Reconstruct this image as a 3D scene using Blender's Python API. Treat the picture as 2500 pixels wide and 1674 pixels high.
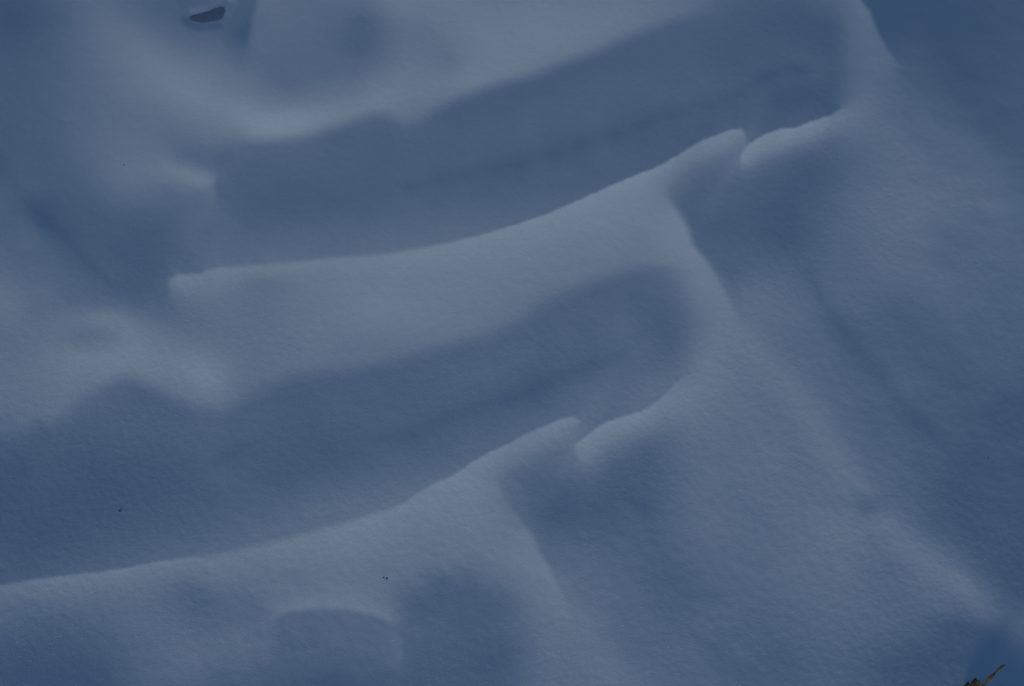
import bpy, bmesh, math, random
import numpy as np
from mathutils import Vector, Matrix

for o in list(bpy.data.objects):
    bpy.data.objects.remove(o, do_unlink=True)
sc = bpy.context.scene
COL = sc.collection
random.seed(7)
RNG = np.random.default_rng(11)

# ------------------------------------------------------------------ camera
PW, PH = 2500.0, 1674.0                 # frame units: tones of the drift are set by eye on this frame
DIST, PITCH, FRAME_W = 6.0, math.radians(42), 2.0
cam_d = bpy.data.cameras.new('camera')
cam = bpy.data.objects.new('camera', cam_d)
COL.objects.link(cam)
CAM = np.array([0.0, -DIST*math.cos(PITCH), DIST*math.sin(PITCH)])
cam.location = CAM
cam.rotation_euler = (math.pi/2-PITCH, 0, 0)
cam_d.sensor_width = 36
cam_d.lens = 36*DIST/FRAME_W
cam_d.clip_start = 0.1
cam_d.clip_end = 2000
cam_d.dof.use_dof = True
cam_d.dof.focus_distance = 5.72
cam_d.dof.aperture_fstop = 5.6
sc.camera = cam

# ------------------------------------------------------------------ sky, sun, exposure
SUN_EL = math.radians(13.0)
TRAVEL = np.array([0.33, 0.944]); TRAVEL /= np.linalg.norm(TRAVEL)     # ground direction the low light travels
SUN_AZ_FROM = math.atan2(-TRAVEL[0], -TRAVEL[1])                      # compass bearing it comes from (0 = +Y, clockwise)
w = bpy.data.worlds.new('World'); sc.world = w; w.use_nodes = True
nt = w.node_tree
bg = nt.nodes['Background']
sky = nt.nodes.new('ShaderNodeTexSky')
sky.sky_type = 'NISHITA'
sky.sun_disc = False
sky.sun_elevation = SUN_EL
sky.sun_rotation = SUN_AZ_FROM
sky.air_density = 1.2
sky.dust_density = 0.0
sky.ozone_density = 5.0
nt.links.new(sky.outputs['Color'], bg.inputs['Color'])
bg.inputs['Strength'].default_value = 0.108
sun_d = bpy.data.lights.new('sun', 'SUN')
sun_d.energy = 2.0
sun_d.angle = math.radians(12)
sun_d.color = (1.0, 0.95, 0.89)
sun = bpy.data.objects.new('sun', sun_d)
COL.objects.link(sun)
dv = Vector((TRAVEL[0]*math.cos(SUN_EL), TRAVEL[1]*math.cos(SUN_EL), -math.sin(SUN_EL)))
sun.rotation_euler = dv.to_track_quat('-Z', 'Y').to_euler()
sun.location = (-2, -6, 3)
sc.view_settings.view_transform = 'Standard'
sc.view_settings.look = 'None'
sc.view_settings.gamma = 1.0
sc.view_settings.use_curve_mapping = False
sc.view_settings.exposure = -1.0

# ------------------------------------------------------------------ tones of the drift, shaped into slopes further down
# edges: sharp crests and breaks of the wind-carved snow, (x, y, tone on the far/right side, tone on the near/left side)
EDGES = {
 'crest_a': [(576,650,100,113),(653,646,100,113),(730,639,101,114),(800,630,101,114),(954,619,102,116),(1030,605,102,117),(1107,590,102,118),(1184,571,101,119),(1280,542,98,120),(1338,521,97,120),(1415,488,94,120),(1530,436,91,120),(1607,407,90,120),(1677,366,88,119),(1715,343,88,118),(1754,328,88,116),(1792,315,88,114),(1811,315,88,111),(1821,324,88,106),(1819,346,92,100),(1811,366,94,97)],
 'crest_a_nose': [(413,722,98,90),(413,686,106,88),(423,677,112,88)][::-1],
 'crest_a_top': [(423,677,91,109),(434,669,92,111),(461,669,93,111),(492,668,94,111),(502,659,98,112),(519,655,99,113),(576,650,100,113)],
 'lip_a': [(1806,402,110,96),(1808,384,115,95),(1815,366,116,93),(1831,350,117,91)][::-1],
 'lip_a2': [(1831,350,91,117),(1869,327,88,117),(1907,315,86,116),(1946,311,85,115),(1984,296,84,114),(2030,281,82,112),(2053,265,82,108)],
 'brink_a': [(1632,486,99,109),(1660,520,89,109),(1681,557,86,110),(1692,596,87,110),(1727,640,90,110),(1746,667,93,109),(1765,705,96,108),(1788,744,99,107),(1812,790,100,105)],
 'brink_r': [(2085,-60,70,98),(2103,0,73,99),(2126,31,75,99),(2142,77,77,97),(2169,123,80,95),(2196,161,84,92)],
 'crest_o': [(600,342,108,95),(672,340,111,94),(722,336,112,94),(760,328,112,94),(807,314,112,93),(865,293,112,94),(915,276,111,95),(950,280,109,96),(985,303,106,97),(1030,292,107,95),(1069,262,110,93),(1146,228,111,92),(1220,205,110,92),(1300,184,110,92),(1376,154,109,92),(1453,127,108,91),(1530,92,107,91),(1588,69,105,91),(1645,48,103,90),(1720,32,98,89)],
 'crest_m': [(60,1052,101,90),(96,1022,103,90),(127,1036,102,89),(161,1016,103,89),(192,978,105,90),(231,948,106,91),(288,920,107,91),(327,920,107,91),(365,940,106,91),(423,970,105,91),(480,992,104,92),(538,1000,103,92),(596,974,103,92),(653,944,104,92),(711,918,104,92),(760,909,105,92),(838,904,105,92),(915,890,105,93),(992,868,106,94),(1088,840,106,94),(1184,817,106,94),(1260,785,106,93),(1319,738,106,93),(1396,705,106,92),(1473,675,106,91),(1549,655,106,91),(1610,650,105,91)],
 'nick_top': [(632,-40,102,89),(630,0,102,88),(619,38,101,87),(611,77,100,84),(603,104,99,82)],
 'tip_left': [(527,440,91,112),(524,455,90,100),(529,492,90,98)],
 'crest_b': [(-60,1440,83,98),(0,1428,86,102),(77,1414,88,106),(146,1406,90,109),(192,1401,91,109),(246,1395,92,110),(288,1387,93,111),(327,1381,94,111),(384,1370,96,111),(442,1362,97,111),(500,1358,99,110)],
 'crest_b2': [(500,1358,99,110),(560,1346,99,110),(640,1328,100,112),(730,1306,101,114),(807,1284,102,115),(880,1263,103,116),(950,1243,104,116),(984,1228,103,117),(1031,1197,102,118),(1069,1174,101,118),(1096,1164,100,118),(1127,1147,99,119),(1146,1132,98,119),(1184,1109,98,119),(1242,1082,97,118),(1300,1051,96,118),(1357,1028,95,117),(1384,1018,95,115),(1407,1018,95,112),(1415,1026,95,107),(1411,1045,97,101)],
 'lip_b': [(1405,1124,104,97),(1405,1090,112,97),(1415,1078,115,97)][::-1],
 'lip_b2': [(1415,1078,97,115),(1438,1059,97,116),(1461,1040,96,118),(1511,1018,96,117),(1565,1005,96,117),(1607,978,97,115),(1646,940,98,112),(1672,915,99,108)],
 'brink_b': [(1215,1178,100,108),(1242,1232,96,104),(1277,1274,92,103),(1303,1308,92,106),(1319,1351,94,108),(1338,1378,96,109),(1353,1412,98,109),(1373,1443,100,107),(1390,1475,100,104)],
 'lobe_top': [(672,1524,103,97),(680,1508,108,97),(696,1496,112,97),(725,1488,113,97),(777,1484,113,97),(842,1487,113,97),(906,1498,113,97),(945,1514,110,98),(968,1530,104,99)],
 'lobe_left': [(672,1530,96,102),(668,1560,94,102),(662,1590,93,101)],
 'lobe': [(970,1524,96,101),(974,1537,93,100),(982,1571,92,99),(985,1597,91,98),(979,1622,90,95)],
}
CUTSKIP = set()
PTS = """
20,50,77 80,100,83 150,150,90 250,200,98 300,250,100 400,300,102 200,300,95 100,250,88 30,250,85 10,350,84 400,350,102 60,20,79 140,40,86 120,400,88 200,380,95
365,373,105 403,400,111 461,427,114 512,441,114 519,384,98 500,345,104 540,385,92 450,380,101 320,410,105 560,430,91
270,442,102 192,442,90 165,480,88 384,500,97 384,538,91 327,557,90 461,500,97 511,553,94 230,520,89 420,460,101 340,455,103
8,415,80 58,488,82 92,515,79 115,542,78 165,580,82 200,625,83 238,667,85 277,694,87 369,740,90 320,720,89
38,617,92 23,694,100 0,732,106 30,540,88 100,620,92 150,680,94 200,720,96 384,636,87 346,598,88 280,620,88 330,660,88 390,690,88 400,740,91 440,640,89
442,690,111 461,732,102 423,745,94 500,694,108 653,640,113 740,630,114 653,618,100 740,605,100 830,600,100 560,625,98
1500,475,117 1600,440,114 1650,425,105 1700,400,99 1680,390,115
1850,372,113 1900,345,113 1960,330,110 2010,315,108 2060,290,104 1860,405,96 1920,380,94 1980,355,95 2040,330,97 1815,420,97
2065,250,98 2034,230,80 2061,184,86 2085,184,95 2060,96,84 2095,96,96 1946,19,82 1984,0,88 2040,10,90 2075,30,95 2111,58,99 2120,115,97 2138,192,95 2100,230,97 2096,250,101 2150,260,95
2253,269,89 2292,327,89 2349,404,89 2426,500,89 2484,557,86 2225,215,86 2330,58,70 2388,200,70 2484,288,68 2465,77,72 2490,19,61 2445,384,83 2484,423,81 2250,120,81 2280,200,83 2200,60,76 2350,300,84
2176,346,96 2215,480,99 2100,480,97 2200,410,97 2120,400,94 2300,480,95
1677,461,92 1640,475,101 1650,440,104 1630,510,108 1869,538,82 1927,519,82 1946,596,82 1715,557,85 1792,480,90 1907,423,86 2003,384,88 2023,423,86 2042,480,90 2075,480,96 1720,500,89 1800,560,84 2010,540,90 2060,560,95 1990,480,86
1754,620,90 1830,694,97 1869,770,100 1820,620,89 1900,680,94 1946,630,84 1984,670,87 1996,709,88 2038,786,84 2069,817,82 2100,867,79 2149,909,77 2196,986,82 2234,1020,80 2292,1070,78 2330,1086,79 1960,780,97 2000,850,95 2060,920,91 2120,1000,87 2180,1080,88
2196,755,85 2311,867,81 2349,924,79 2407,905,83 2080,655,93 2138,636,98 2215,675,94 2369,578,88 2330,590,86 2445,559,90 2369,713,87 2465,713,86 2445,886,85 2484,848,83 2484,1001,71 2445,1136,70 2484,1116,67 2330,1020,80 2260,760,86 2100,740,93 2150,830,86 2250,900,84 2300,720,91 2140,560,98 2250,580,95
1815,801,102 1869,886,101 1927,924,100 1965,982,100 2003,1059,99 2042,1116,97 2061,1151,100 2115,1189,101 2119,1239,76 2103,1212,88 2138,1258,90 2149,1278,99 2199,1305,97 2253,1351,97 2311,1397,93 2369,1451,91 2445,1512,87 2500,1554,84
2215,1228,88 2272,1266,83 2311,1151,78 2369,1209,72 2426,1228,69 2465,1266,67 2407,1381,78 2484,1343,68 2484,1458,76 2150,1180,86 2180,1210,86 2300,1330,85 2360,1380,85 2400,1300,72 2250,1150,83
1700,905,107 1740,850,106 1760,800,106 1720,740,107 1690,700,106 1800,900,104 1850,1000,101 1750,1000,103 1800,1080,99 1900,1100,102 1700,1080,100 1690,1000,107
1715,1189,100 1869,1170,100 1792,1201,98 1984,1228,98 1869,1305,96 1715,1305,99 1984,1343,98 2061,1401,97 2176,1381,92 1792,1389,96 1946,1420,96 1869,1516,90 1735,1458,92 1638,1420,90 1704,1566,86 1754,1593,85 1807,1647,85 1869,1593,87 1900,1604,86 2023,1554,92 2176,1554,88 2176,1631,78 2292,1574,76 2330,1535,74 1638,1650,94 1658,1497,92 2023,1650,89 2100,1480,94 2220,1450,90 2060,1300,100 2300,1480,91 1700,1620,93 1780,1540,91 2260,1650,76 1960,1500,93
2369,1535,73 2399,1593,72 2426,1574,72 2349,1631,72 2311,1650,75 2484,1612,72 2440,1540,85
1092,288,92 1184,245,93 1242,218,92
1184,192,112 1146,184,115 1261,146,114 1338,108,114 1453,69,111 1569,31,108 1684,12,100 1638,15,103 1069,211,113 1107,115,108 1100,146,103 1030,77,103 992,38,108 1184,58,112 1300,38,112 1069,12,110 954,8,108 838,8,98 1420,20,110 1030,170,108 950,190,108 980,130,105 1260,90,112
877,88,88 896,50,89 869,127,90 838,50,93 730,192,95 711,223,95 730,96,97 653,173,98 769,38,98 692,58,101 865,192,100 653,269,108 788,242,102 865,232,107 620,220,106 940,80,98 930,30,100 800,140,94 780,180,95 670,110,99
538,69,88 480,77,90 423,19,87 590,60,85 346,19,92 307,38,97 365,77,98 461,115,98 538,115,97 596,154,101 500,154,103 580,30,87 570,100,88 420,60,91 400,120,103 450,180,109 540,210,109
1184,269,92 1376,231,92 1300,288,95 1569,192,91 1645,115,89 1184,327,93 1031,365,93 1715,115,88 1869,77,83 1946,96,82 1792,154,84 1658,192,89 2023,77,82 1500,250,92 1430,290,93 1340,330,91 1560,250,89 1100,390,91 940,400,92 1480,170,91 1300,220,91
1184,461,89 1069,500,93 1184,500,95 1300,480,94 1453,423,89 1569,346,86 1646,327,86 954,519,93 1107,557,101 954,557,99 838,538,95 653,442,91 634,500,88 557,461,91 807,500,90 730,557,94 769,384,94 557,538,94 1792,269,83 1869,288,84 1946,250,81 1984,250,80 1715,307,85 1350,440,91 1030,580,101 880,590,100 700,480,89 650,410,91 850,420,92 1600,370,88 1200,540,100 1900,230,78 1980,220,77
653,578,96 576,617,97 500,617,96 461,578,93 519,580,96 507,559,90 461,648,92 590,570,94 480,630,93
900,660,113 1000,700,113 1000,760,114 800,700,110 700,750,107 600,700,105 550,750,104 1200,650,113 1400,600,111 1550,560,110 1500,520,114 1300,700,109 1600,620,106 1450,480,118 1100,620,116 1100,680,113 1300,600,114 1640,640,105 634,686,102 480,809,101 384,817,104 384,859,108 700,680,107 800,655,113 1350,560,115 1220,600,116 620,670,107
915,694,113 915,755,115 1069,809,111 992,847,105 800,800,109 700,830,106 600,850,104 860,850,107 1200,760,110 1380,660,109 1500,620,108 560,820,102
1665,675,98 1692,751,98 1700,790,98 1688,840,98 1673,878,99 1640,690,92 1660,780,90 1650,840,89 1650,890,94 1735,780,105 1720,830,105
38,932,106 77,917,107 115,886,111 173,867,112 231,867,112 307,867,112 384,878,112 442,894,112 480,917,112 519,924,112 538,955,110 615,945,103 0,963,104 0,1001,102 600,910,104 460,950,106 400,920,107 660,900,104
115,809,104 173,782,107 231,772,110 277,772,110 307,786,109 346,809,108 269,756,98 231,748,97 231,817,99 192,824,99 269,828,101 0,809,101 58,847,102 0,778,104 96,740,98 135,732,98 38,755,104 115,721,102 180,750,99 330,770,97 400,800,101 154,982,104 192,944,107 77,974,105 38,1001,102
269,1001,90 192,1040,87 154,1097,84 38,1117,85 307,1059,90 423,1078,91 538,1040,95 480,1030,94 588,1097,85 557,1113,85 527,1128,85 653,982,91 730,963,91 807,982,93 807,1040,91 653,1040,92 346,990,91 300,950,92 200,1000,90 100,1070,88 620,1060,91 700,1100,90 500,1090,91
800,1100,87 700,1140,87
1184,886,95 1300,867,94 1069,924,94 915,944,93 915,1001,92 1415,771,92 1492,732,92 1569,701,91 1646,732,90 1607,809,86 1646,867,88 1454,828,91 1380,830,93 1250,920,93 1140,960,92 1000,980,92 1560,760,88 1100,880,95
1377,963,93 1530,924,93 1588,924,95 1300,1001,92 1184,1040,92 1031,1097,90 915,1117,92 1454,982,96 1600,880,89 1450,930,91 1100,1090,93 1000,1150,96 900,1190,99 800,1220,100 1060,1140,97 1220,1050,94 1350,1005,94 1560,970,96
60,1180,82 150,1200,83 100,1300,82 250,1150,84 300,1250,85 400,1150,86 450,1250,89 200,1330,86 100,1380,86 350,1330,91 500,1200,88 550,1300,96 600,1200,91 650,1280,98 700,1200,92 20,1250,80 20,1350,83 460,1320,94 780,1160,92 850,1130,91 300,1120,86 450,1130,88
615,1339,110 730,1320,115 807,1301,117 900,1272,118 560,1345,108 600,1310,99 700,1285,101 780,1265,103 860,1240,103 920,1215,102 730,1345,113 850,1310,116
1473,1059,113 1511,1070,103 1646,1001,110 1607,1059,97 1684,960,109 1560,1040,108 1430,1110,110 1440,1140,99 1490,1090,98 1620,1020,105 1400,1160,94 1370,1100,95 1330,1090,102 1250,1125,108 1200,1140,114 1300,1120,97
1300,1170,90 1261,1151,96 1230,1160,105 1415,1175,92 1492,1132,89 1530,1209,82 1492,1247,83 1357,1235,84 1319,1266,85 1569,1247,83 1607,1170,90 1588,1324,88 1453,1305,89 1377,1343,93 1453,1401,98 1396,1439,98 1626,1420,89 1569,1478,94 1665,1497,89 1530,1362,93 1650,1240,95 1640,1120,95 1560,1100,90 1420,1240,84 1260,1200,96 1290,1230,90 1250,1250,98 1640,1340,92 1211,1174,107 1242,1239,103
1240,1290,104 1300,1370,108 1340,1440,107 1396,1478,103 1434,1554,100
915,1305,113 1069,1266,113 1146,1201,115 1184,1247,110 1031,1382,106 1107,1382,104 915,1382,107 1242,1362,106 838,1401,108 769,1382,109 653,1401,106 231,1425,104 461,1439,93 519,1470,94 154,1497,93 96,1535,88 38,1574,85 38,1650,80 231,1574,90 231,1662,82 346,1516,99 461,1593,102 480,1620,103 576,1554,102 576,1458,99 346,1631,94 519,1650,93 538,1631,97 1000,1230,117 1020,1310,109 1120,1320,107 380,1420,102 520,1410,106 80,1460,98 300,1470,99 560,1390,109 400,1400,107 60,1440,102 640,1440,104 730,1440,106 420,1480,97
877,1508,99 800,1516,97 877,1554,95 915,1574,96 838,1612,92 877,1639,92 800,1650,86 711,1510,99 769,1554,94 711,1574,94 673,1612,96 769,1631,92 653,1650,90 600,1620,99 940,1540,98 950,1600,95 930,1650,87
973,1458,99 1011,1458,90 1127,1439,88 1069,1412,92 1146,1408,91 1146,1478,88 1223,1497,88 1069,1516,90 1011,1574,90 1146,1535,87 1223,1593,83 1184,1612,82 1258,1608,86 1127,1612,85 1031,1612,85 1069,1662,85 1223,1650,85 1280,1478,98 1280,1535,95 1285,1631,95 1319,1478,103 1319,1535,99 1319,1593,99 1319,1650,98 1415,1612,100 1530,1612,96 1530,1650,95 1646,1612,93 1492,1535,97 1184,1393,100 1261,1420,100 1010,1430,101 1000,1520,91 1240,1450,90
658,1477,106 649,1498,104 705,1464,109 777,1468,110 863,1470,110 920,1486,109 635,1490,97 630,1470,99 640,1520,101 640,1570,102 800,1560,97 880,1590,96 740,1590,94 1012,1545,95 1040,1500,90 1119,1439,90 1183,1567,86 1012,1648,86 1068,1610,87 760,1660,86 860,1660,87 480,465,100 500,482,97 295,440,103 393,417,109 440,450,104
"""

LINES = """
1060,220,112 1130,195,114 1220,165,113 1300,140,113 1376,112,112 1453,85,111 1530,52,109 1600,28,105
1100,285,91 1180,250,91 1260,220,91 1340,195,91 1420,165,91 1500,140,90 1580,110,90 1650,85,90 1720,70,88
2030,60,82 2032,120,81 2030,200,80 2020,240,81
2092,60,96 2090,120,96 2087,190,95 2080,232,98
760,875,106 850,860,106 950,835,107 1060,805,110 1160,785,108 1250,745,107 1330,700,107 1420,665,107 1500,640,107 1580,620,106 1650,640,106
700,945,92 800,940,92 900,915,92 1000,895,94 1100,868,94 1190,845,94 1290,805,93 1340,765,93 1420,735,92 1490,708,92 1560,690,90 1620,690,91
1640,720,90 1655,770,89 1655,830,88 1640,880,90
1690,690,105 1725,750,106 1730,800,106 1715,850,106 1692,895,106
40,530,89 90,570,91 140,620,92 190,670,93 240,710,94
430,385,101 480,405,102 515,415,98
1250,1125,108 1300,1098,107 1350,1073,106 1388,1056,105
1285,1142,97 1340,1112,96 1390,1092,96
1425,1120,110 1470,1070,112 1520,1046,111 1570,1032,110 1620,1010,110
1440,1148,97 1490,1100,97 1540,1082,96 1600,1062,97 1650,1048,101
1840,376,112 1900,347,112 1960,336,109 2010,318,107
1830,415,96 1880,395,93 1940,372,92 2000,352,94 2050,332,97
1640,445,103 1700,412,97 1755,385,97 1800,378,96
1560,458,116 1640,410,115 1700,380,113 1755,355,112 1795,338,109
700,1275,100 780,1252,102 860,1228,103
2205,180,86 2225,215,87 2253,269,90 2292,327,90 2349,404,90 2426,500,90 2484,557,88
1860,790,99 1910,860,98 1975,920,97 2030,1000,96 2060,1060,94 2110,1120,92 2160,1180,91 2210,1250,90 2270,1310,89 2340,1370,88 2400,1430,86 2460,1470,84
1780,830,105 1830,930,101 1890,1000,99 1940,1080,98 2000,1150,97 2060,1220,97 2110,1290,97 2180,1350,96 2250,1410,94 2330,1470,90 2400,1520,84
1385,1465,106 1405,1500,104 1434,1545,103 1480,1600,102 1540,1660,100 1570,1700,98
470,911,117 483,914,124 497,917,118
508,928,118 521,925,121 535,922,117
215,12,96 284,77,102 346,134,107 392,184,110 461,231,112 538,269,114 615,302,116 672,313,117 722,312,117 807,288,115 865,266,114 915,250,114 961,252,111
0,965,103 38,932,105 77,917,106 115,886,108 173,867,110 231,867,110 307,867,111 384,878,111 442,894,113 480,912,114 519,920,113 538,940,109
60,830,102 115,809,104 173,782,106 231,772,108 277,772,108 307,786,107 346,809,106 400,840,106
365,373,104 403,400,109 461,427,113 512,440,115
1815,801,105 1869,886,104 1927,924,103 1965,982,103 2003,1059,102 2042,1116,101 2090,1165,100 2120,1200,99
2130,1262,98 2160,1282,100 2199,1308,99 2253,1351,99 2311,1397,97 2369,1451,95 2445,1512,92 2500,1554,89 2560,1600,87
"""

CREASES = """
2015,168,80 1984,176,79 1927,170,78 1869,189,78 1831,208,80 1790,240,82 1754,261,82 1700,265,84 1626,284,82 1569,307,82 1507,330,82 1460,338,85 1415,352,83 1369,373,83 1320,384,86 1280,396,84 1223,413,84 1160,420,87 1107,434,86 1050,446,86 954,461,88
1569,812,87 1511,867,85 1449,890,84 1399,907,85 1350,926,84 1300,951,81 1242,974,84 1180,992,86 1107,1012,85 1031,1051,85 973,1067,86 896,1080,88
1335,876,86 1325,892,87
602,1090,85 577,1104,83 545,1120,85 515,1133,88
520,548,90 505,560,88 490,575,90
8,415,80 40,455,83 58,488,82 92,515,76 115,542,76 135,560,81 165,580,80 180,605,84 200,625,83 238,667,86 277,694,88
1946,630,84 1984,670,86 1996,709,88 2020,750,87 2038,786,84 2069,817,82 2100,867,81 2149,909,79 2170,950,82 2196,986,79 2234,1020,75 2292,1070,75 2330,1086,76
2106,1212,90 2119,1236,84 2130,1250,88
1690,1550,90 1730,1578,87 1754,1593,84 1780,1622,85 1807,1647,84
1530,1212,84 1569,1240,83 1590,1290,86 1610,1330,88
"""

def lin(v):
    v = np.asarray(v, float)/255
    return np.where(v <= 0.04045, v/12.92, ((v+0.055)/1.055)**2.4)

def tone_points():
    pts = []
    for tok in PTS.split():
        a, b, c = tok.split(','); pts.append((float(a), float(b), float(c)))
    return pts

def tone_field(cell, u0=None):
    """Smooth field through the tones, free to jump across the sharp edges."""
    X0, X1, Y0, Y1 = -240.0, 2740.0, -200.0, 1880.0
    nx, ny = int((X1-X0)/cell)+1, int((Y1-Y0)/cell)+1
    cx = np.ones((ny, nx-1)); cy = np.ones((ny-1, nx))
    W = np.zeros((ny, nx)); B = np.zeros((ny, nx))
    def put(x, y, v, wt):
        i, j = int(round((x-X0)/cell)), int(round((y-Y0)/cell))
        if 0 <= i < nx and 0 <= j < ny:
            W[j, i] += wt; B[j, i] += wt*v
    for name, E in EDGES.items():
        for k in range(len(E)-1):
            x0, y0, a0, b0 = E[k]; x1, y1, a1, b1 = E[k+1]
            L = math.hypot(x1-x0, y1-y0)
            n = ((y1-y0)/L, -(x1-x0)/L)
            m = max(1, int(L/cell))
            for q in range(m):
                t = (q+0.5)/m
                x, y = x0+(x1-x0)*t, y0+(y1-y0)*t
                off = max(1.3*cell, 6.0)
                put(x+n[0]*off, y+n[1]*off, a0+(a1-a0)*t, 1.0)
                put(x-n[0]*off, y-n[1]*off, b0+(b1-b0)*t, 1.0)
            gx0, gy0, gx1, gy1 = (x0-X0)/cell, (y0-Y0)/cell, (x1-X0)/cell, (y1-Y0)/cell
            for j in range(int(math.ceil(min(gy0, gy1))), int(math.floor(max(gy0, gy1)))+1):
                if gy1 != gy0 and 0 <= j < ny:
                    gi = int(math.floor(gx0+(gx1-gx0)*(j-gy0)/(gy1-gy0)))
                    if 0 <= gi < nx-1: cx[j, gi] = 0
            for i in range(int(math.ceil(min(gx0, gx1))), int(math.floor(max(gx0, gx1)))+1):
                if gx1 != gx0 and 0 <= i < nx:
                    gj = int(math.floor(gy0+(gy1-gy0)*(i-gx0)/(gx1-gx0)))
                    if 0 <= gj < ny-1: cy[gj, i] = 0
    for x, y, v in tone_points():
        put(x, y, v, 0.6)
    for row in LINES.strip().split('\n'):
        Q = [tuple(float(t) for t in tok.split(',')) for tok in row.split()]
        for (xa, ya, va), (xb, yb, vb) in zip(Q[:-1], Q[1:]):
            m = max(1, int(math.hypot(xb-xa, yb-ya)/cell))
            for q in range(m):
                t = q/m
                put(xa+(xb-xa)*t, ya+(yb-ya)*t, va+(vb-va)*t, 0.6)
    for row in CREASES.strip().split('\n'):          # narrow grooves: dark floor between lighter flanks
        Q = [tuple(float(t) for t in tok.split(',')) for tok in row.split()]
        for (xa, ya, va), (xb, yb, vb) in zip(Q[:-1], Q[1:]):
            L_ = math.hypot(xb-xa, yb-ya); nx_, ny_ = (yb-ya)/L_, -(xb-xa)/L_
            m = max(1, int(L_/cell))
            for q in range(m):
                t = q/m; x, y, v = xa+(xb-xa)*t, ya+(yb-ya)*t, va+(vb-va)*t
                put(x+3*math.sin(x*0.11+y*0.07), y+3*math.sin(x*0.05+1.3), v+2.2+2.0*math.sin(x*0.083)*math.sin(y*0.061+x*0.021), 0.9)
                for sgn in (-1, 1):
                    put(x+sgn*nx_*16, y+sgn*ny_*16, v+5.5, 0.25)
    # edge of the toned patch settles to the mean tone
    W[:2] += 0.05; W[-2:] += 0.05; W[:, :2] += 0.05; W[:, -2:] += 0.05
    B[:2] += 0.05*92; B[-2:] += 0.05*92; B[:, :2] += 0.05*92; B[:, -2:] += 0.05*92
    s = cell/6.0
    TP, MB = 0.5/s**2, 0.008
    dx2 = cx[:, :-1]*cx[:, 1:]*TP
    dy2 = cy[:-1]*cy[1:]*TP
    dxy = cx[:-1]*cx[1:]*cy[:, :-1]*cy[:, 1:]*2*TP
    def A(u):
        r = W*u
        d = (u[:, :-2]-2*u[:, 1:-1]+u[:, 2:])*dx2
        r[:, :-2] += d; r[:, 1:-1] -= 2*d; r[:, 2:] += d
        d = (u[:-2]-2*u[1:-1]+u[2:])*dy2
        r[:-2] += d; r[1:-1] -= 2*d; r[2:] += d
        d = (u[:-1, :-1]-u[1:, :-1]-u[:-1, 1:]+u[1:, 1:])*dxy
        r[:-1, :-1] += d; r[1:, :-1] -= d; r[:-1, 1:] -= d; r[1:, 1:] += d
        d = (u[:, 1:]-u[:, :-1])*cx*MB
        r[:, 1:] += d; r[:, :-1] -= d
        d = (u[1:]-u[:-1])*cy*MB
        r[1:] += d; r[:-1] -= d
        return r
    D = W.copy()+0.05
    D[:, :-2] += dx2; D[:, 1:-1] += 4*dx2; D[:, 2:] += dx2
    D[:-2] += dy2; D[1:-1] += 4*dy2; D[2:] += dy2
    for sl in ((slice(None, -1), slice(None, -1)), (slice(1, None), slice(None, -1)), (slice(None, -1), slice(1, None)), (slice(1, None), slice(1, None))):
        D[sl] += dxy
    u = np.full((ny, nx), 95.0)
    if u0 is not None:
        uc, cc = u0
        jj = np.clip(np.arange(ny)*cell/cc, 0, uc.shape[0]-1.001); ii = np.clip(np.arange(nx)*cell/cc, 0, uc.shape[1]-1.001)
        j0, i0 = jj.astype(int), ii.astype(int); fj, fi = (jj-j0)[:, None], (ii-i0)[None]
        u = uc[j0][:, i0]*(1-fj)*(1-fi)+uc[j0+1][:, i0]*fj*(1-fi)+uc[j0][:, i0+1]*(1-fj)*fi+uc[j0+1][:, i0+1]*fj*fi
    r = B-A(u); z = r/D; p = z.copy(); rz = float((r*z).sum())
    for it in range(700 if cell > 8 else 420):
        Ap = A(p); al = rz/float((p*Ap).sum())
        u += al*p; r -= al*Ap
        z = r/D; rz2 = float((r*z).sum())
        if rz2 < 1e-3: break
        p = z+(rz2/rz)*p; rz = rz2
    return u, (X0, Y0, cell)

u = None
for c in (20.0, 10.0, 5.0):
    f, geo = tone_field(c, u)
    u = (f, c)
TONE, (TX0, TY0, TC) = f, geo
TONE = np.clip(TONE, 58, 124)

# tone -> slope towards the low light (Lambert snow: sky share + sun share)
AMB, SUNSH, FLAT = float(lin(72)), float(lin(119)-lin(72)), 93.0
def slope_of(tone):
    x = np.clip((lin(tone)-AMB)/SUNSH, 0.05, 1.2)
    k = math.sin(SUN_EL)/float((lin(FLAT)-AMB)/SUNSH)
    return np.tan(np.arcsin(np.clip(k*x, 0, 0.95))-SUN_EL)

def bilinear(F, gx, gy):
    ny, nx = F.shape
    gx = np.clip(gx, 0, nx-1.001); gy = np.clip(gy, 0, ny-1.001)
    i, j = gx.astype(int), gy.astype(int); a, b = gx-i, gy-j
    return F[j, i]*(1-a)*(1-b)+F[j, i+1]*a*(1-b)+F[j+1, i]*(1-a)*b+F[j+1, i+1]*a*b

def cubic1(F, g, axis):
    n = F.shape[axis]
    g = np.clip(g, 1, n-3); i = np.minimum(g.astype(int), n-4+1); t = g-i
    wts = [(-t+2*t**2-t**3)/2, (2-5*t**2+3*t**3)/2, (t+4*t**2-3*t**3)/2, (-t**2+t**3)/2]
    sh = [1, 1]; sh[axis] = len(g)
    return sum(np.take(F, i+k-1, axis=axis)*wts[k].reshape(sh) for k in range(4))

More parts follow.
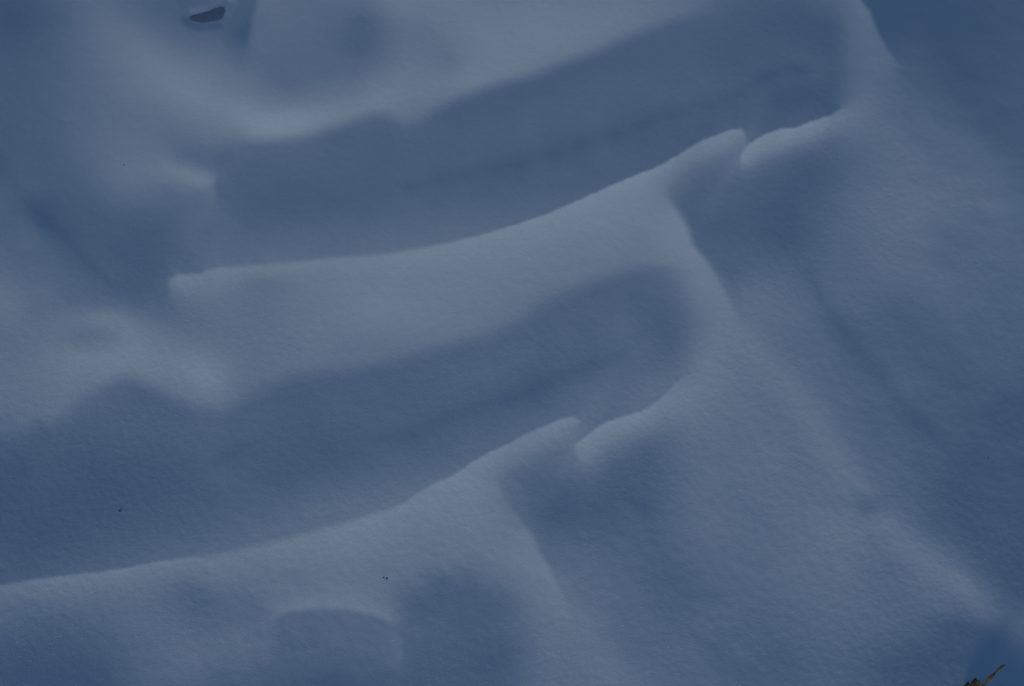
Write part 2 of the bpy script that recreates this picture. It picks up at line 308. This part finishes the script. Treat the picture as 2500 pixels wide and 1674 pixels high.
SP, CP = math.sin(PITCH), math.cos(PITCH)
def ground_to_frame(x, y):
    rx, ry, rz = x-CAM[0], y-CAM[1], -CAM[2]
    depth = ry*CP-rz*SP
    up = ry*SP+rz*CP
    k = PW*DIST/FRAME_W
    return PW/2+k*rx/depth, PH/2-k*up/depth
def frame_to_ground(px, py, z=0.0):
    k = PW*DIST/FRAME_W
    a, b = (px-PW/2)/k, (PH/2-py)/k
    d = np.array([a, CP+b*SP, -SP+b*CP])
    t = (z-CAM[2])/d[2]
    return CAM+d*t

# integrate slopes into heights on an even ground grid
GS = 0.004
GX0, GX1, GY0, GY1 = -2.4, 2.4, -2.2, 2.9
gxs = np.arange(GX0, GX1, GS); gys = np.arange(GY0, GY1, GS)
XX, YY = np.meshgrid(gxs, gys)
PX, PY = ground_to_frame(XX, YY)
T = bilinear(TONE, (PX-TX0)/TC, (PY-TY0)/TC)
def tone_at(x, y): return bilinear(TONE, (x-TX0)/TC, (y-TY0)/TC)
def sstep(a, b, v):
    t = np.clip((v-a)/(b-a), 0, 1); return t*t*(3-2*t)
SOFT = {'crest_o': 25.0, 'crest_m': 32.0, 'lobe_top': 12.0, 'lobe_left': 22.0, 'crest_b2': (16.0, 4.0), 'brink_b': (15.0, 10.0), 'brink_a': (13.0, 9.0), 'crest_a': (10.0, 4.0), 'crest_a_top': 7.0, 'crest_a_nose': 8.0, 'brink_r': 8.0, 'tip_left': 6.0, 'nick_top': 11.0, 'lobe': 6.0, 'crest_b': 5.0}
def near_edges():
    """resample next to each sharp edge from clean ground on either side, so that the crest runs smoothly"""
    push = 1.6*TC
    best = np.full(PX.shape, 1e9); res = T.copy()
    for name, E in EDGES.items():
        P = np.array([(e[0], e[1]) for e in E], float)
        x0, y0 = P.min(0)-40; x1, y1 = P.max(0)+40
        sel = np.nonzero((PX > x0) & (PX < x1) & (PY > y0) & (PY < y1))
        if not len(sel[0]): continue
        qx, qy = PX[sel], PY[sel]
        bd = np.full(qx.shape, 1e9); sd = np.zeros(qx.shape); cxn = np.zeros(qx.shape); cyn = np.zeros(qx.shape); fx = np.zeros(qx.shape); fy = np.zeros(qx.shape); okk = np.zeros(qx.shape, bool)
        n = len(P)-1
        for k in range(n):
            e = P[k+1]-P[k]; L = np.hypot(*e); e = e/L
            t = (qx-P[k, 0])*e[0]+(qy-P[k, 1])*e[1]
            tc = np.clip(t, 0, L)
            dx, dy = qx-P[k, 0]-tc*e[0], qy-P[k, 1]-tc*e[1]
            d = np.hypot(dx, dy); s_ = dx*e[1]-dy*e[0]
            m = d < bd
            bd[m] = d[m]; sd[m] = np.sign(s_[m])*d[m]
            fx[m] = (P[k, 0]+tc*e[0])[m]; fy[m] = (P[k, 1]+tc*e[1])[m]
            cxn[m] = e[1]; cyn[m] = -e[0]
            end = ((k == 0) & (t < 0)) | ((k == n-1) & (t > L))
            okk[m] = ~end[m]
        wd = SOFT.get(name, 4.0)
        if isinstance(wd, tuple):       # soft start running into a sharp end
            tt = sstep(P[0, 0]+0.25*(P[-1, 0]-P[0, 0]), P[0, 0]+0.6*(P[-1, 0]-P[0, 0]), fx) if name != 'brink_b' else sstep(1180, 1285, fy)
            wd = wd[0]+(wd[1]-wd[0])*tt
        push = np.maximum(1.6*TC, wd)
        far = tone_at(fx+cxn*np.maximum(push, np.abs(sd)), fy+cyn*np.maximum(push, np.abs(sd)))
        nea = tone_at(fx-cxn*np.maximum(push, np.abs(sd)), fy-cyn*np.maximum(push, np.abs(sd)))
        rough = 1.5*np.sin(fx*0.17+2.6*np.sin(fx*0.031)+fy*0.1)+0.9*np.sin(fx*0.47+fy*0.31+2.2*np.sin(fx*0.019))      # crumbly brink
        v = nea+(far-nea)*sstep(-wd, wd, sd+rough*0.55*np.minimum(1, 6.0/wd))
        blend = sstep(push*1.5, push*0.9, bd)
        b0 = best[sel]
        m = okk & (bd < b0) & (bd < push*1.5)
        tgt = (sel[0][m], sel[1][m])
        res[tgt] = (T[sel]*(1-blend)+v*blend)[m]
        best[tgt] = bd[m]
    return res
T = near_edges()
S = slope_of(T)
def sstep(a, b, v):
    t = np.clip((v-a)/(b-a), 0, 1); return t*t*(3-2*t)
FADE = sstep(-230, -30, PX)*sstep(-230, -30, PW-PX)*sstep(-190, -30, PY)*sstep(-190, -30, PH-PY)
inside = (PX > 0) & (PX < PW) & (PY > 0) & (PY < PH)
S = (S-S[inside].mean()*0.6)*FADE
ny, nx = S.shape
kx = 2*np.pi*np.fft.fftfreq(nx, GS)[None]; ky = 2*np.pi*np.fft.fftfreq(ny, GS)[:, None]
kd = kx*TRAVEL[0]+ky*TRAVEL[1]; kp = -kx*TRAVEL[1]+ky*TRAVEL[0]
DEN = kd**2+0.012*kp**2+0.5
HY = np.zeros_like(S)
cot = CP/SP
for it in range(4):
    R = S/(1+cot*HY)
    H = np.real(np.fft.ifft2(np.conj(1j*kd)*np.fft.fft2(R)/DEN))
    hy0 = np.gradient(H, GS, axis=0)
    HY = hy0/np.maximum(1-cot*hy0, 0.3)
    HY = np.clip(HY, -0.45, 0.8)
H -= H[inside].mean()
print('height range in frame', H[inside].min(), H[inside].max())

# irregular swells of the open field round the toned patch
def noise2(shape, beta, lo, hi, ex=0.55, ey=1.0):
    n, m = shape
    fx = np.fft.fftfreq(m, GS)[None]; fy = np.fft.fftfreq(n, GS)[:, None]
    fr = np.sqrt((fx*ex)**2+(fy*ey)**2)+1e-9
    amp = np.where((fr > lo) & (fr < hi), fr**-beta, 0)
    z = np.real(np.fft.ifft2(np.fft.fft2(RNG.standard_normal((n, m)))*amp))
    return z/z.std()
SW = noise2(S.shape, 2.2, 0.6, 12)
H += (1-FADE)*SW*0.016
# fine crust relief, stronger on the near, wind-scoured part
FINE = noise2(S.shape, 0.9, 22, 110, 0.75, 1.0)
MOT = noise2(S.shape, 1.6, 3.5, 14, 0.75, 0.95)
BLOT = noise2(S.shape, 1.1, 9, 40, 0.7, 0.95)
PATCH = 0.5+0.5*np.tanh(noise2(S.shape, 1.5, 0.5, 5))
near = sstep(400, 1500, PY)*0.55+0.45+0.25*sstep(1500, 2000, PX)
shade_side = sstep(84, 104, T)
H += MOT*(0.00008+0.00022*sstep(2050, 2350, PX))+FINE*0.00010*near*(0.35+0.65*PATCH)+BLOT*0.00010*near*(0.4+0.6*(1-PATCH))

def poly_dist(px, py, P):
    """signed distance to a closed polygon, positive inside"""
    d = np.full(px.shape, 1e9); ins = np.zeros(px.shape, bool)
    n = len(P)
    for k in range(n):
        x0, y0 = P[k]; x1, y1 = P[(k+1) % n]
        ex, ey = x1-x0, y1-y0
        t = np.clip(((px-x0)*ex+(py-y0)*ey)/(ex*ex+ey*ey), 0, 1)
        d = np.minimum(d, np.hypot(px-x0-t*ex, py-y0-t*ey))
        c = ((y0 > py) != (y1 > py)) & (px < (x1-x0)*(py-y0)/((y1-y0) if y1 != y0 else 1e-9)+x0)
        ins ^= c
    return np.where(ins, d, -d)
DARK_OUTLINE = [(459,46),(467,37),(487,33),(509,27),(522,19),(534,12),(556,2),(562,8),(553,24),(548,38),(538,51),(515,56),(490,59),(474,56),(464,51)]

def extra_height(px, py):
    """shallow dent in which the dark patch lies"""
    h = np.zeros(px.shape)
    box = (px > 400) & (px < 620) & (py > -60) & (py < 120)
    if box.any():
        h[box] -= 0.0035*sstep(-22, 6, poly_dist(px[box], py[box], DARK_OUTLINE))
    return h

# one snow sheet: fine over the drift, widening out to the horizon
def axis(lo, hi, step, far):
    core = np.arange(lo, hi+step/2, step)
    out = [];  s = step; v = hi
    while v < far:
        s *= 1.16; v += s; out.append(v)
    inn = []; s = step; v = lo
    while v > -far:
        s *= 1.16; v -= s; inn.append(v)
    return np.concatenate([np.array(inn[::-1]), core, np.array(out)])
ax = axis(-1.28, 1.28, 0.0027, 300.0)
ay = axis(-1.05, 1.32, 0.0032, 300.0)
Hc = cubic1(H, (ay-GY0)/GS, 0)
Hc = cubic1(Hc, (ax-GX0)/GS, 1)
MX, MY = np.meshgrid(ax, ay)
edge = sstep(2.3, 1.7, np.abs(MX))*sstep(-2.1, -1.6, MY)*sstep(2.8, 2.1, MY)
Hc = Hc*edge
mpx, mpy = ground_to_frame(MX, np.maximum(MY, -3.5))
nearm = (np.abs(MX) < 3) & (np.abs(MY) < 3)
Hc = Hc+np.where(nearm, extra_height(mpx, mpy), 0)
shear = np.where(nearm, 1.0, 0.0)
k = 1-Hc/CAM[2]*shear
VX = CAM[0]+(MX-CAM[0])*k; VY = CAM[1]+(MY-CAM[1])*k; VZ = Hc
nyv, nxv = VX.shape
co = np.stack([VX, VY, VZ], -1).reshape(-1, 3)
idx = np.arange(nyv*nxv).reshape(nyv, nxv)
quads = np.stack([idx[:-1, :-1], idx[:-1, 1:], idx[1:, 1:], idx[1:, :-1]], -1).reshape(-1, 4)
me = bpy.data.meshes.new('snow_ground')
me.vertices.add(len(co)); me.vertices.foreach_set('co', co.astype(np.float32).ravel())
me.loops.add(quads.size); me.loops.foreach_set('vertex_index', quads.astype(np.int32).ravel())
me.polygons.add(len(quads))
me.polygons.foreach_set('loop_start', np.arange(0, quads.size, 4, dtype=np.int32))
me.polygons.foreach_set('use_smooth', np.ones(len(quads), bool))
me.update(calc_edges=True)
print('snow quads', len(quads))

def on_snow(px, py, lift=0.0):
    """point of the snow surface seen at a frame position"""
    g = frame_to_ground(px, py)
    hh = float(bilinear(H, np.array([(g[0]-GX0)/GS]), np.array([(g[1]-GY0)/GS]))[0])
    hh += float(extra_height(np.array([float(px)]), np.array([float(py)]))[0])
    p = CAM+(g-CAM)*(1-hh/CAM[2])
    return Vector((p[0], p[1], p[2]+lift))

# ------------------------------------------------------------------ materials
def new_mat(name):
    m = bpy.data.materials.new(name); m.use_nodes = True
    return m, m.node_tree.nodes, m.node_tree.links, m.node_tree.nodes['Principled BSDF']

def snow_material():
    m, N, L, p = new_mat('wind_packed_snow')
    p.inputs['Base Color'].default_value = (0.755, 0.855, 0.965, 1)
    p.inputs['Roughness'].default_value = 0.75
    p.inputs['Specular IOR Level'].default_value = 0.12
    tc = N.new('ShaderNodeTexCoord')
    mp = N.new('ShaderNodeMapping'); mp.inputs['Scale'].default_value = (1.0, 0.75, 1.0)
    L.new(tc.outputs['Object'], mp.inputs['Vector'])
    n1 = N.new('ShaderNodeTexNoise'); n1.inputs['Scale'].default_value = 300; n1.inputs['Detail'].default_value = 3
    n2 = N.new('ShaderNodeTexNoise'); n2.inputs['Scale'].default_value = 70; n2.inputs['Detail'].default_value = 4
    L.new(mp.outputs['Vector'], n1.inputs['Vector']); L.new(mp.outputs['Vector'], n2.inputs['Vector'])
    b1 = N.new('ShaderNodeBump'); b1.inputs['Strength'].default_value = 0.6; b1.inputs['Distance'].default_value = 0.0006
    b2 = N.new('ShaderNodeBump'); b2.inputs['Strength'].default_value = 0.16; b2.inputs['Distance'].default_value = 0.001
    L.new(n1.outputs['Fac'], b1.inputs['Height']); L.new(n2.outputs['Fac'], b2.inputs['Height'])
    L.new(b2.outputs['Normal'], b1.inputs['Normal']); L.new(b1.outputs['Normal'], p.inputs['Normal'])
    return m
M_SNOW = snow_material()
me.materials.append(M_SNOW)
snow = bpy.data.objects.new('snow_ground', me)
COL.objects.link(snow)
snow['kind'] = 'structure'
snow['label'] = 'wind carved blue white snow with sharp curved crests and hollows'

def brown_material(name, c1, c2, scale):
    m, N, L, p = new_mat(name)
    n = N.new('ShaderNodeTexNoise'); n.inputs['Scale'].default_value = scale; n.inputs['Detail'].default_value = 5
    r = N.new('ShaderNodeValToRGB')
    r.color_ramp.elements[0].position = 0.35; r.color_ramp.elements[0].color = (*c1, 1)
    r.color_ramp.elements[1].position = 0.68; r.color_ramp.elements[1].color = (*c2, 1)
    tc = N.new('ShaderNodeTexCoord'); L.new(tc.outputs['Object'], n.inputs['Vector'])
    L.new(n.outputs['Fac'], r.inputs['Fac']); L.new(r.outputs['Color'], p.inputs['Base Color'])
    p.inputs['Roughness'].default_value = 0.85
    b = N.new('ShaderNodeBump'); b.inputs['Strength'].default_value = 0.5; b.inputs['Distance'].default_value = 0.001
    L.new(n.outputs['Fac'], b.inputs['Height']); L.new(b.outputs['Normal'], p.inputs['Normal'])
    return m
M_LEAF = brown_material('dry_leaf_brown', (0.10, 0.052, 0.016), (0.22, 0.125, 0.045), 260)
M_STEM = brown_material('dry_stem_brown', (0.09, 0.05, 0.022), (0.22, 0.13, 0.06), 220)
M_PALE = brown_material('faded_leaf_brown', (0.07, 0.045, 0.026), (0.22, 0.15, 0.09), 200)
M_SEED = brown_material('dark_seed', (0.05, 0.046, 0.042), (0.12, 0.105, 0.09), 400)
m_, N_, L_, p_ = new_mat('loose_snow_crumb')
p_.inputs['Base Color'].default_value = (0.90, 0.93, 0.97, 1); p_.inputs['Roughness'].default_value = 0.7
M_CRUMB = m_

def obj(name, verts, faces, mat, parent=None, smooth=True):
    m = bpy.data.meshes.new(name); m.from_pydata([tuple(v) for v in verts], [], faces); m.update()
    if smooth: m.polygons.foreach_set('use_smooth', [True]*len(m.polygons))
    m.materials.append(mat)
    o = bpy.data.objects.new(name, m); COL.objects.link(o)
    if parent is not None: o.parent = parent
    return o
def tag(o, label, cat, group=None):
    o['label'] = label; o['category'] = cat
    if group: o['group'] = group
def empty(name, loc):
    o = bpy.data.objects.new(name, None); o.location = loc; o.empty_display_size = 0.02; COL.objects.link(o); return o

def tube(pts, radii, seg=8):
    V, F = [], []
    n = len(pts)
    for i, (p, r) in enumerate(zip(pts, radii)):
        t = (pts[min(i+1, n-1)]-pts[max(i-1, 0)]).normalized()
        a = t.cross(Vector((0, 0, 1)))
        if a.length < 1e-4: a = Vector((1, 0, 0))
        a.normalize(); b = t.cross(a)
        for q in range(seg):
            an = 2*math.pi*q/seg
            V.append(p+a*math.cos(an)*r+b*math.sin(an)*r)
    for i in range(n-1):
        for q in range(seg):
            F.append((i*seg+q, i*seg+(q+1) % seg, (i+1)*seg+(q+1) % seg, (i+1)*seg+q))
    F.append(tuple(range(seg))[::-1]); F.append(tuple(range((n-1)*seg, n*seg)))
    return V, F

def blade(path, widths, side, curl=0.35, thick=0.0007):
    """a curled dry leaf: strip of five points across with thickness"""
    V, F = [], []
    n = len(path); m = 5
    for lay in (0, 1):
        for i in range(n):
            t = (path[min(i+1, n-1)]-path[max(i-1, 0)]).normalized()
            s = (side-t*side.dot(t)).normalized(); nn = s.cross(t)
            for q in range(m):
                c = (q/(m-1)-0.5)*2
                jag = 1+0.22*math.sin(i*2.7+q*1.9)+0.14*math.sin(i*5.1+q*4.3)
                V.append(path[i]+s*c*widths[i]*0.5*jag+nn*(abs(c)**1.6*widths[i]*curl-lay*thick))
    o = n*m
    for i in range(n-1):
        for q in range(m-1):
            a = i*m+q
            F.append((a, a+1, a+m+1, a+m)); F.append((o+a, o+a+m, o+a+m+1, o+a+1))
    for i in range(n-1):
        a = i*m; F.append((a, a+m, o+a+m, o+a)); a = i*m+m-1; F.append((a, o+a, o+a+m, a+m))
    for q in range(m-1):
        F.append((q, o+q, o+q+1, q+1)); a = (n-1)*m+q; F.append((a, a+1, o+a+1, o+a))
    return V, F

# ------------------------------------------------------------------ dry stalk and its clump of dead leaves
base = on_snow(2382, 1712)
stalk = empty('dry_plant_stalk', base)
tag(stalk, 'broken brown dry plant stalk poking up in the dark hollow at lower right', 'plant stalk')
inv = Matrix.Translation(-base)
def loc(vs): return [inv @ v for v in vs]
def up_at(px, py, up):
    """point on the sight line of (px, py) that stands a given height over the snow at the plant"""
    return Vector(frame_to_ground(px, py, base.z+up))
path = [base+Vector((0, 0, -0.006)), up_at(2388, 1690, 0.008), up_at(2399, 1672, 0.016), up_at(2411, 1660, 0.022), up_at(2424, 1648, 0.028), up_at(2432, 1639, 0.032), up_at(2438, 1632, 0.035), up_at(2446, 1626, 0.038), up_at(2454, 1621, 0.040)]
V, F = tube(path, [0.0026, 0.0022, 0.002, 0.0018, 0.0018, 0.0015, 0.0021, 0.0024, 0.0009])
obj('stem', loc(V), F, M_STEM, stalk)
pp = [up_at(2403, 1668, 0.020), up_at(2408, 1662, 0.024), up_at(2415, 1655, 0.028), up_at(2422, 1649, 0.032), up_at(2429, 1642, 0.034)]
V, F = tube(pp, [0.0008, 0.0024, 0.0033, 0.0031, 0.0010], 10)
o = obj('seed_pod', loc(V), F, M_LEAF, stalk)
o['label'] = 'olive brown swollen pod on the stalk'
# thin side sprigs
for a, b, c in (((2391, 1686, .010), (2380, 1668, .014), (2371, 1660, .013)), ((2394, 1680, .012), (2389, 1666, .018), (2391, 1657, .022)), ((2387, 1692, .008), (2372, 1676, .010), (2362, 1670, .009))):
    pa = [up_at(*a), up_at(*a).lerp(up_at(*b), .5)+Vector((0, 0, .001)), up_at(*b), up_at(*c)]
    V, F = tube(pa, [0.0014, 0.0016, 0.0022, 0.0007], 7)
    obj('sprig', loc(V), F, M_LEAF, stalk)

# dead leaves; the last three lie unseen below the picture, added to shade the hollow
LEAVES = [((2364, 1712), (2383, 1672), .016, .030, 0.0, 'ragged narrow brown dead leaf touching the foot of the stalk'),
          ((2346, 1706), (2366, 1676), .012, .022, 0.0, 'small torn dead leaf left of the foot of the stalk'),
          ((2390, 1716), (2402, 1684), .014, .024, 0.0, 'thin twisted dead leaf under the pod of the stalk'),
          ((2400, 1760), (2460, 1728), .030, .030, 0.9, 'upright curled dead leaf out of view, added to shade the hollow'),
          ((2345, 1768), (2410, 1744), .030, .026, 0.7, 'broad folded dead leaf added below the picture for its shadow'),
          ((2440, 1752), (2500, 1724), .028, .024, 0.8, 'tall cupped dead leaf near the right border, added unseen for its shade')]
for (a, b, wd, hh, tl, lab) in LEAVES:
    p0, p1 = on_snow(*a), on_snow(*b)
    n = 8
    pa = []
    for q in range(n):
        t = q/(n-1)
        pa.append(p0.lerp(p1, t)+Vector((0.003*math.sin(q*1.7), 0, hh*(0.25+0.35*math.sin(t*3.14) if tl else 0.1+0.9*t-0.35*t**3))))
    prof = [.25, .6, .9, 1.0, .95, .75, .45, .1]
    V, F = blade([v-p0 for v in pa], [wd*k for k in prof], Vector((-0.15, math.cos(tl), math.sin(tl))) if tl else Vector((1, -0.25, 0.1+3*(wd-.014))), 0.28, 0.0012)
    leaf = obj('dead_leaf', V, F, M_PALE if tl == 0 else M_LEAF if tl < .75 else M_STEM); leaf.location = p0
    tag(leaf, lab, 'dead leaf', 'dead leaves round the stalk')

# ------------------------------------------------------------------ seeds and specks blown onto the snow
def seed_mesh(length, width, hook):
    V, F = [], []
    seg, n = 8, 7
    for i in range(n):
        t = i/(n-1); r = width*0.5*math.sin(math.pi*min(max(t*0.94+0.03, 0), 1))**0.7
        for q in range(seg):
            an = 2*math.pi*q/seg
            V.append(((t-0.5)*length, math.cos(an)*r+hook*math.sin(t*3.1)*width, math.sin(an)*r*0.7))
    for i in range(n-1):
        for q in range(seg):
            F.append((i*seg+q, i*seg+(q+1) % seg, (i+1)*seg+(q+1) % seg, (i+1)*seg+q))
    F.append(tuple(range(seg))[::-1]); F.append(tuple(range((n-1)*seg, n*seg)))
    return V, F
SEEDS = [(292, 1247, 0.0060, 0.0036, 0.0, -0.7, 'dark seed lying alone in the wide blue trough at lower left'),
         (936, 1410, 0.0042, 0.0022, 0.5, -0.6, 'thin dark seed husk, left of the close pair on bright snow'),
         (944, 1412, 0.0046, 0.0032, 0.1, 0.2, 'plump dark seed, right of the close pair on bright snow'),
         (304, 404, 0.0048, 0.0022, 0.6, 1.0, 'faint crooked speck of debris on pale snow at upper left'),
         (2413, 1117, 0.005, 0.0018, 0.3, 1.4, 'tiny dark splinter on the shaded slope at far right')]
for px, py, ln, wd, hk, rot, lab in SEEDS:
    V, F = seed_mesh(ln, wd, hk)
    o = obj('seed', V, F, M_SEED)
    o.location = on_snow(px, py, wd*0.05); o.rotation_euler = (0.1, 0.15, rot)
    tag(o, lab, 'seed', 'seeds and specks on the snow')

# ------------------------------------------------------------------ low dark slab put in for the dark patch at the top edge
def dark_patch():
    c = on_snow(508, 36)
    ring = [on_snow(x, y)-c for x, y in DARK_OUTLINE]
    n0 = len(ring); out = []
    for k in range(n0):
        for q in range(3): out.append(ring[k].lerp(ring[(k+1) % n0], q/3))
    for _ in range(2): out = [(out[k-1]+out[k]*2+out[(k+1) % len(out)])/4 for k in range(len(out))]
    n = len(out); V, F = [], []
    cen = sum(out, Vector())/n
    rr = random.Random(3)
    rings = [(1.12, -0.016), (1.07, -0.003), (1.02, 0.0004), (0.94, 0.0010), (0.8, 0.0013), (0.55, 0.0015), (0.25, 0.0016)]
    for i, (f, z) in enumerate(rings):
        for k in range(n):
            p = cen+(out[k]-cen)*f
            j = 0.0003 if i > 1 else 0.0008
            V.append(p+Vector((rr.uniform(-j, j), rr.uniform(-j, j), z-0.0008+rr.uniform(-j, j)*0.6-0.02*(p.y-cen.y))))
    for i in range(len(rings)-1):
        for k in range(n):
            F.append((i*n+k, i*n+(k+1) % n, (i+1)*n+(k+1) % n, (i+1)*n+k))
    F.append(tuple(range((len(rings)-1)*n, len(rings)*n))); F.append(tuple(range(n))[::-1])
    o = obj('dark_patch', V, F, M_DARK_PATCH); o.location = c
    tag(o, 'dark blue grey patch set in a shallow dent of snow at the top edge', 'stone')
M_DARK_PATCH = brown_material('dark_blue_grey', (0.28, 0.35, 0.46), (0.36, 0.43, 0.55), 40)
dark_patch()

# ------------------------------------------------------------------ coarse ice grains glinting in the near snow
def grains():
    V, F = [], []
    rr = random.Random(5)
    spots = [(1365, 1560, 90, 90, 420), (90, 1560, 110, 90, 200), (1500, 1560, 330, 110, 260), (900, 1470, 110, 25, 40), (480, 1540, 300, 110, 220), (2080, 1500, 300, 150, 200), (1330, 1400, 80, 110, 40), (1750, 1200, 250, 150, 70)]
    for cx, cy, sx, sy, n in spots:
        for _ in range(n):
            px, py = rr.gauss(cx, sx*0.6), rr.gauss(cy, sy*0.6)
            if not (4 < px < 2496 and 600 < py < 1672): continue
            c = on_snow(px, py)
            s = rr.uniform(0.0004, 0.0009)*(1.5 if rr.random() < .05 else 1)
            a = [Vector((rr.uniform(-1, 1), rr.uniform(-1, 1), rr.uniform(-1, 1))).normalized() for _ in range(2)]
            e1 = a[0]; e2 = e1.cross(a[1]).normalized(); e3 = e1.cross(e2)
            b = len(V)
            for d in (e1, -e1, e2, -e2, e3, -e3): V.append(c+d*s*rr.uniform(.7, 1.2)-Vector((0, 0, s*0.15)))
            for q in ((0,2,4),(2,1,4),(1,3,4),(3,0,4),(2,0,5),(1,2,5),(3,1,5),(0,3,5)): F.append(tuple(b+t for t in q))
    o = obj('snow_grains', V, F, M_CRUMB, smooth=False)
    o['kind'] = 'stuff'; o['label'] = 'coarse ice grains scattered over the near snow'; o['category'] = 'snow grains'
grains()
